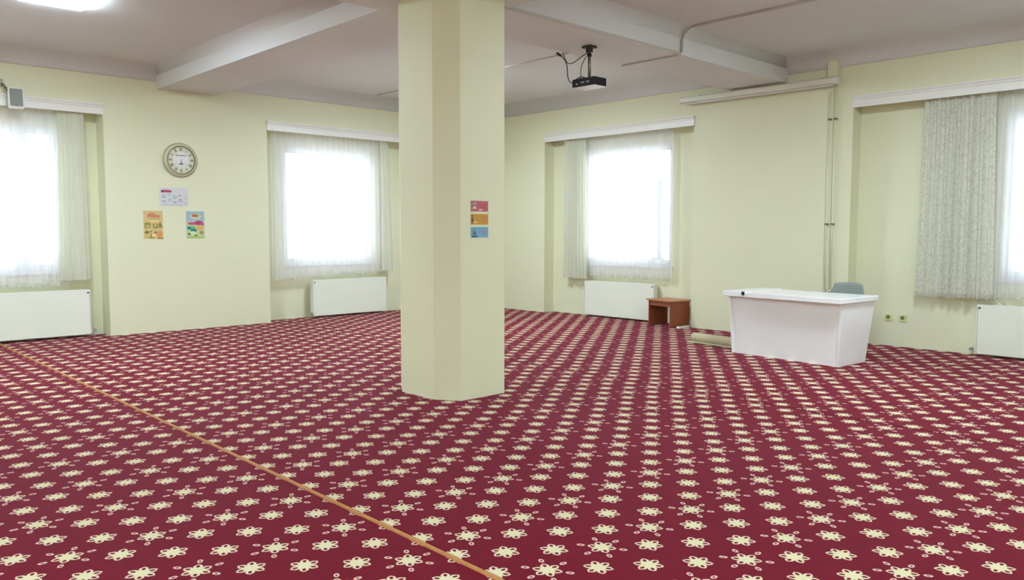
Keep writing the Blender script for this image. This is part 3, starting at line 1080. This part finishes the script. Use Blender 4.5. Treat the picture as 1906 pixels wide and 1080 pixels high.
GRN, GRY = (150, 176, 170), (168, 172, 178)
poster('poster', 4.315, 4.735, 1.868, 2.142, YA, (214, 212, 212), [
    ('r', 0.24, 0.80, 0.36, 0.13, (170, 66, 92)), ('r', 0.10, 0.80, 0.07, 0.13, (110, 44, 62)), ('r', 0.22, 0.92, 0.2, 0.04, (214, 170, 178)),
    ('o', 0.15, 0.52, 0.13, 0.20, GRY), ('o', 0.15, 0.52, 0.08, 0.12, (196, 198, 196)), ('o', 0.33, 0.62, 0.11, 0.10, (176, 190, 186)),
    ('o', 0.36, 0.34, 0.14, 0.20, (160, 186, 192)), ('o', 0.36, 0.34, 0.08, 0.12, (190, 212, 216)), ('o', 0.53, 0.49, 0.14, 0.20, GRN),
    ('o', 0.53, 0.49, 0.08, 0.12, (196, 214, 206)), ('o', 0.70, 0.58, 0.10, 0.10, (206, 150, 160)), ('o', 0.72, 0.32, 0.15, 0.20, (160, 166, 168)),
    ('o', 0.72, 0.32, 0.09, 0.12, (200, 200, 198)), ('o', 0.91, 0.45, 0.10, 0.13, (196, 198, 200)), ('o', 0.90, 0.18, 0.12, 0.14, (196, 200, 196)),
    ('r', 0.15, 0.26, 0.10, 0.06, (140, 148, 160)), ('r', 0.53, 0.22, 0.12, 0.07, (140, 160, 180)), ('r', 0.44, 0.08, 0.72, 0.06, (196, 196, 200))],
    'white landscape poster with a red title bar and small round pictures below the clock', 'poster')
TAN, OLV, DOL = (196, 176, 110), (150, 140, 72), (110, 104, 58)
poster('poster', 4.072, 4.358, 1.376, 1.800, YA, (214, 188, 126), [
    ('d', 0.44, 0.87, 0.42, 0.09, (206, 130, 104)), ('r', 0.52, 0.80, 0.62, 0.08, (206, 128, 104)), ('r', 0.56, 0.715, 0.50, 0.015, (130, 100, 60)),
    ('r', 0.55, 0.63, 0.44, 0.06, (232, 208, 150)), ('r', 0.22, 0.48, 0.30, 0.20, OLV), ('r', 0.22, 0.45, 0.16, 0.10, TAN), ('r', 0.60, 0.46, 0.26, 0.16, OLV),
    ('o', 0.60, 0.48, 0.14, 0.06, (226, 204, 140)), ('w', 0.84, 0.52, 0.20, 0.20, DOL), ('r', 0.85, 0.44, 0.20, 0.08, OLV), ('r', 0.42, 0.40, 0.14, 0.10, (214, 196, 128)),
    ('d', 0.17, 0.25, 0.22, 0.09, DOL), ('r', 0.17, 0.12, 0.16, 0.15, (212, 184, 104)), ('w', 0.38, 0.14, 0.16, 0.22, OLV), ('d', 0.60, 0.24, 0.16, 0.07, (140, 110, 62)),
    ('r', 0.52, 0.14, 0.22, 0.08, (238, 214, 150)), ('o', 0.80, 0.16, 0.30, 0.26, (222, 150, 88)), ('r', 0.84, 0.03, 0.28, 0.04, (150, 120, 64)), ('r', 0.40, 0.05, 0.34, 0.03, OLV),
    ('o', 0.36, 0.27, 0.08, 0.05, (96, 90, 60)), ('o', 0.13, 0.53, 0.08, 0.05, (120, 116, 64)), ('o', 0.30, 0.33, 0.12, 0.04, (230, 210, 150))],
    'orange portrait poster of small brown buildings, left of the pair', 'poster', border=(224, 214, 170))
poster('poster', 4.692, 4.978, 1.380, 1.804, YA, (158, 184, 194), [
    ('r', 0.5, 0.32, 0.92, 0.60, (190, 208, 160)), ('o', 0.52, 0.80, 0.62, 0.20, (198, 214, 176)), ('o', 0.50, 0.83, 0.40, 0.11, (196, 96, 74)), ('o', 0.60, 0.84, 0.18, 0.06, (190, 140, 60)),
    ('o', 0.50, 0.62, 0.86, 0.05, (214, 206, 196)), ('o', 0.36, 0.55, 0.56, 0.12, (200, 92, 116)), ('o', 0.68, 0.57, 0.48, 0.16, (178, 62, 112)), ('o', 0.86, 0.52, 0.24, 0.09, (196, 90, 120)),
    ('r', 0.26, 0.38, 0.46, 0.12, (104, 170, 140)), ('o', 0.18, 0.39, 0.20, 0.10, (56, 128, 96)), ('r', 0.74, 0.39, 0.36, 0.14, (222, 170, 94)), ('o', 0.40, 0.30, 0.34, 0.12, (44, 120, 104)),
    ('o', 0.36, 0.20, 0.34, 0.15, (214, 226, 178)), ('o', 0.16, 0.17, 0.18, 0.09, (120, 130, 70)), ('o', 0.82, 0.22, 0.24, 0.13, (168, 142, 70)), ('o', 0.50, 0.12, 0.20, 0.05, (66, 110, 50)),
    ('r', 0.5, 0.05, 0.92, 0.07, (186, 196, 92))],
    'blue portrait poster of a colourful landscape, right of the pair', 'poster', border=(214, 224, 204))

CX0, CX1 = 4.552, 4.762
PK = (186, 96, 106)
poster('card', CX0, CX1, 1.672, 1.772, cy0, PK, [
    ('r', 0.08, 0.5, 0.14, 0.84, (150, 120, 116)), ('o', 0.24, 0.72, 0.24, 0.22, (186, 146, 146)), ('w', 0.22, 0.40, 0.26, 0.26, (226, 204, 208)), ('o', 0.55, 0.18, 0.26, 0.18, (230, 166, 166)),
    ('r', 0.66, 0.62, 0.38, 0.16, (206, 74, 100)), ('r', 0.70, 0.36, 0.34, 0.10, (170, 84, 96))],
    'pink card at the top of the three on the column', 'card', border=(222, 206, 190))
poster('card', CX0, CX1, 1.556, 1.656, cy0, (200, 146, 62), [
    ('r', 0.08, 0.5, 0.12, 0.8, (150, 116, 60)), ('w', 0.10, 0.46, 0.16, 0.34, (90, 70, 44)), ('o', 0.26, 0.24, 0.24, 0.2, (226, 186, 116)), ('o', 0.38, 0.74, 0.22, 0.22, (206, 150, 50)),
    ('r', 0.76, 0.66, 0.36, 0.12, (204, 130, 84)), ('r', 0.76, 0.46, 0.36, 0.06, (190, 124, 80))],
    'orange card in the middle of the three on the column', 'card', border=(232, 216, 160))
poster('card', CX0, CX1, 1.440, 1.540, cy0, (126, 172, 196), [
    ('r', 0.55, 0.88, 0.8, 0.16, (96, 166, 186)), ('w', 0.24, 0.52, 0.14, 0.44, (44, 84, 100)), ('r', 0.10, 0.5, 0.12, 0.6, (100, 150, 160)), ('o', 0.22, 0.14, 0.34, 0.18, (62, 92, 128)),
    ('r', 0.68, 0.56, 0.5, 0.14, (150, 140, 178)), ('r', 0.78, 0.34, 0.32, 0.06, (146, 124, 160))],
    'blue card at the bottom of the three on the column', 'card', border=(206, 222, 226))
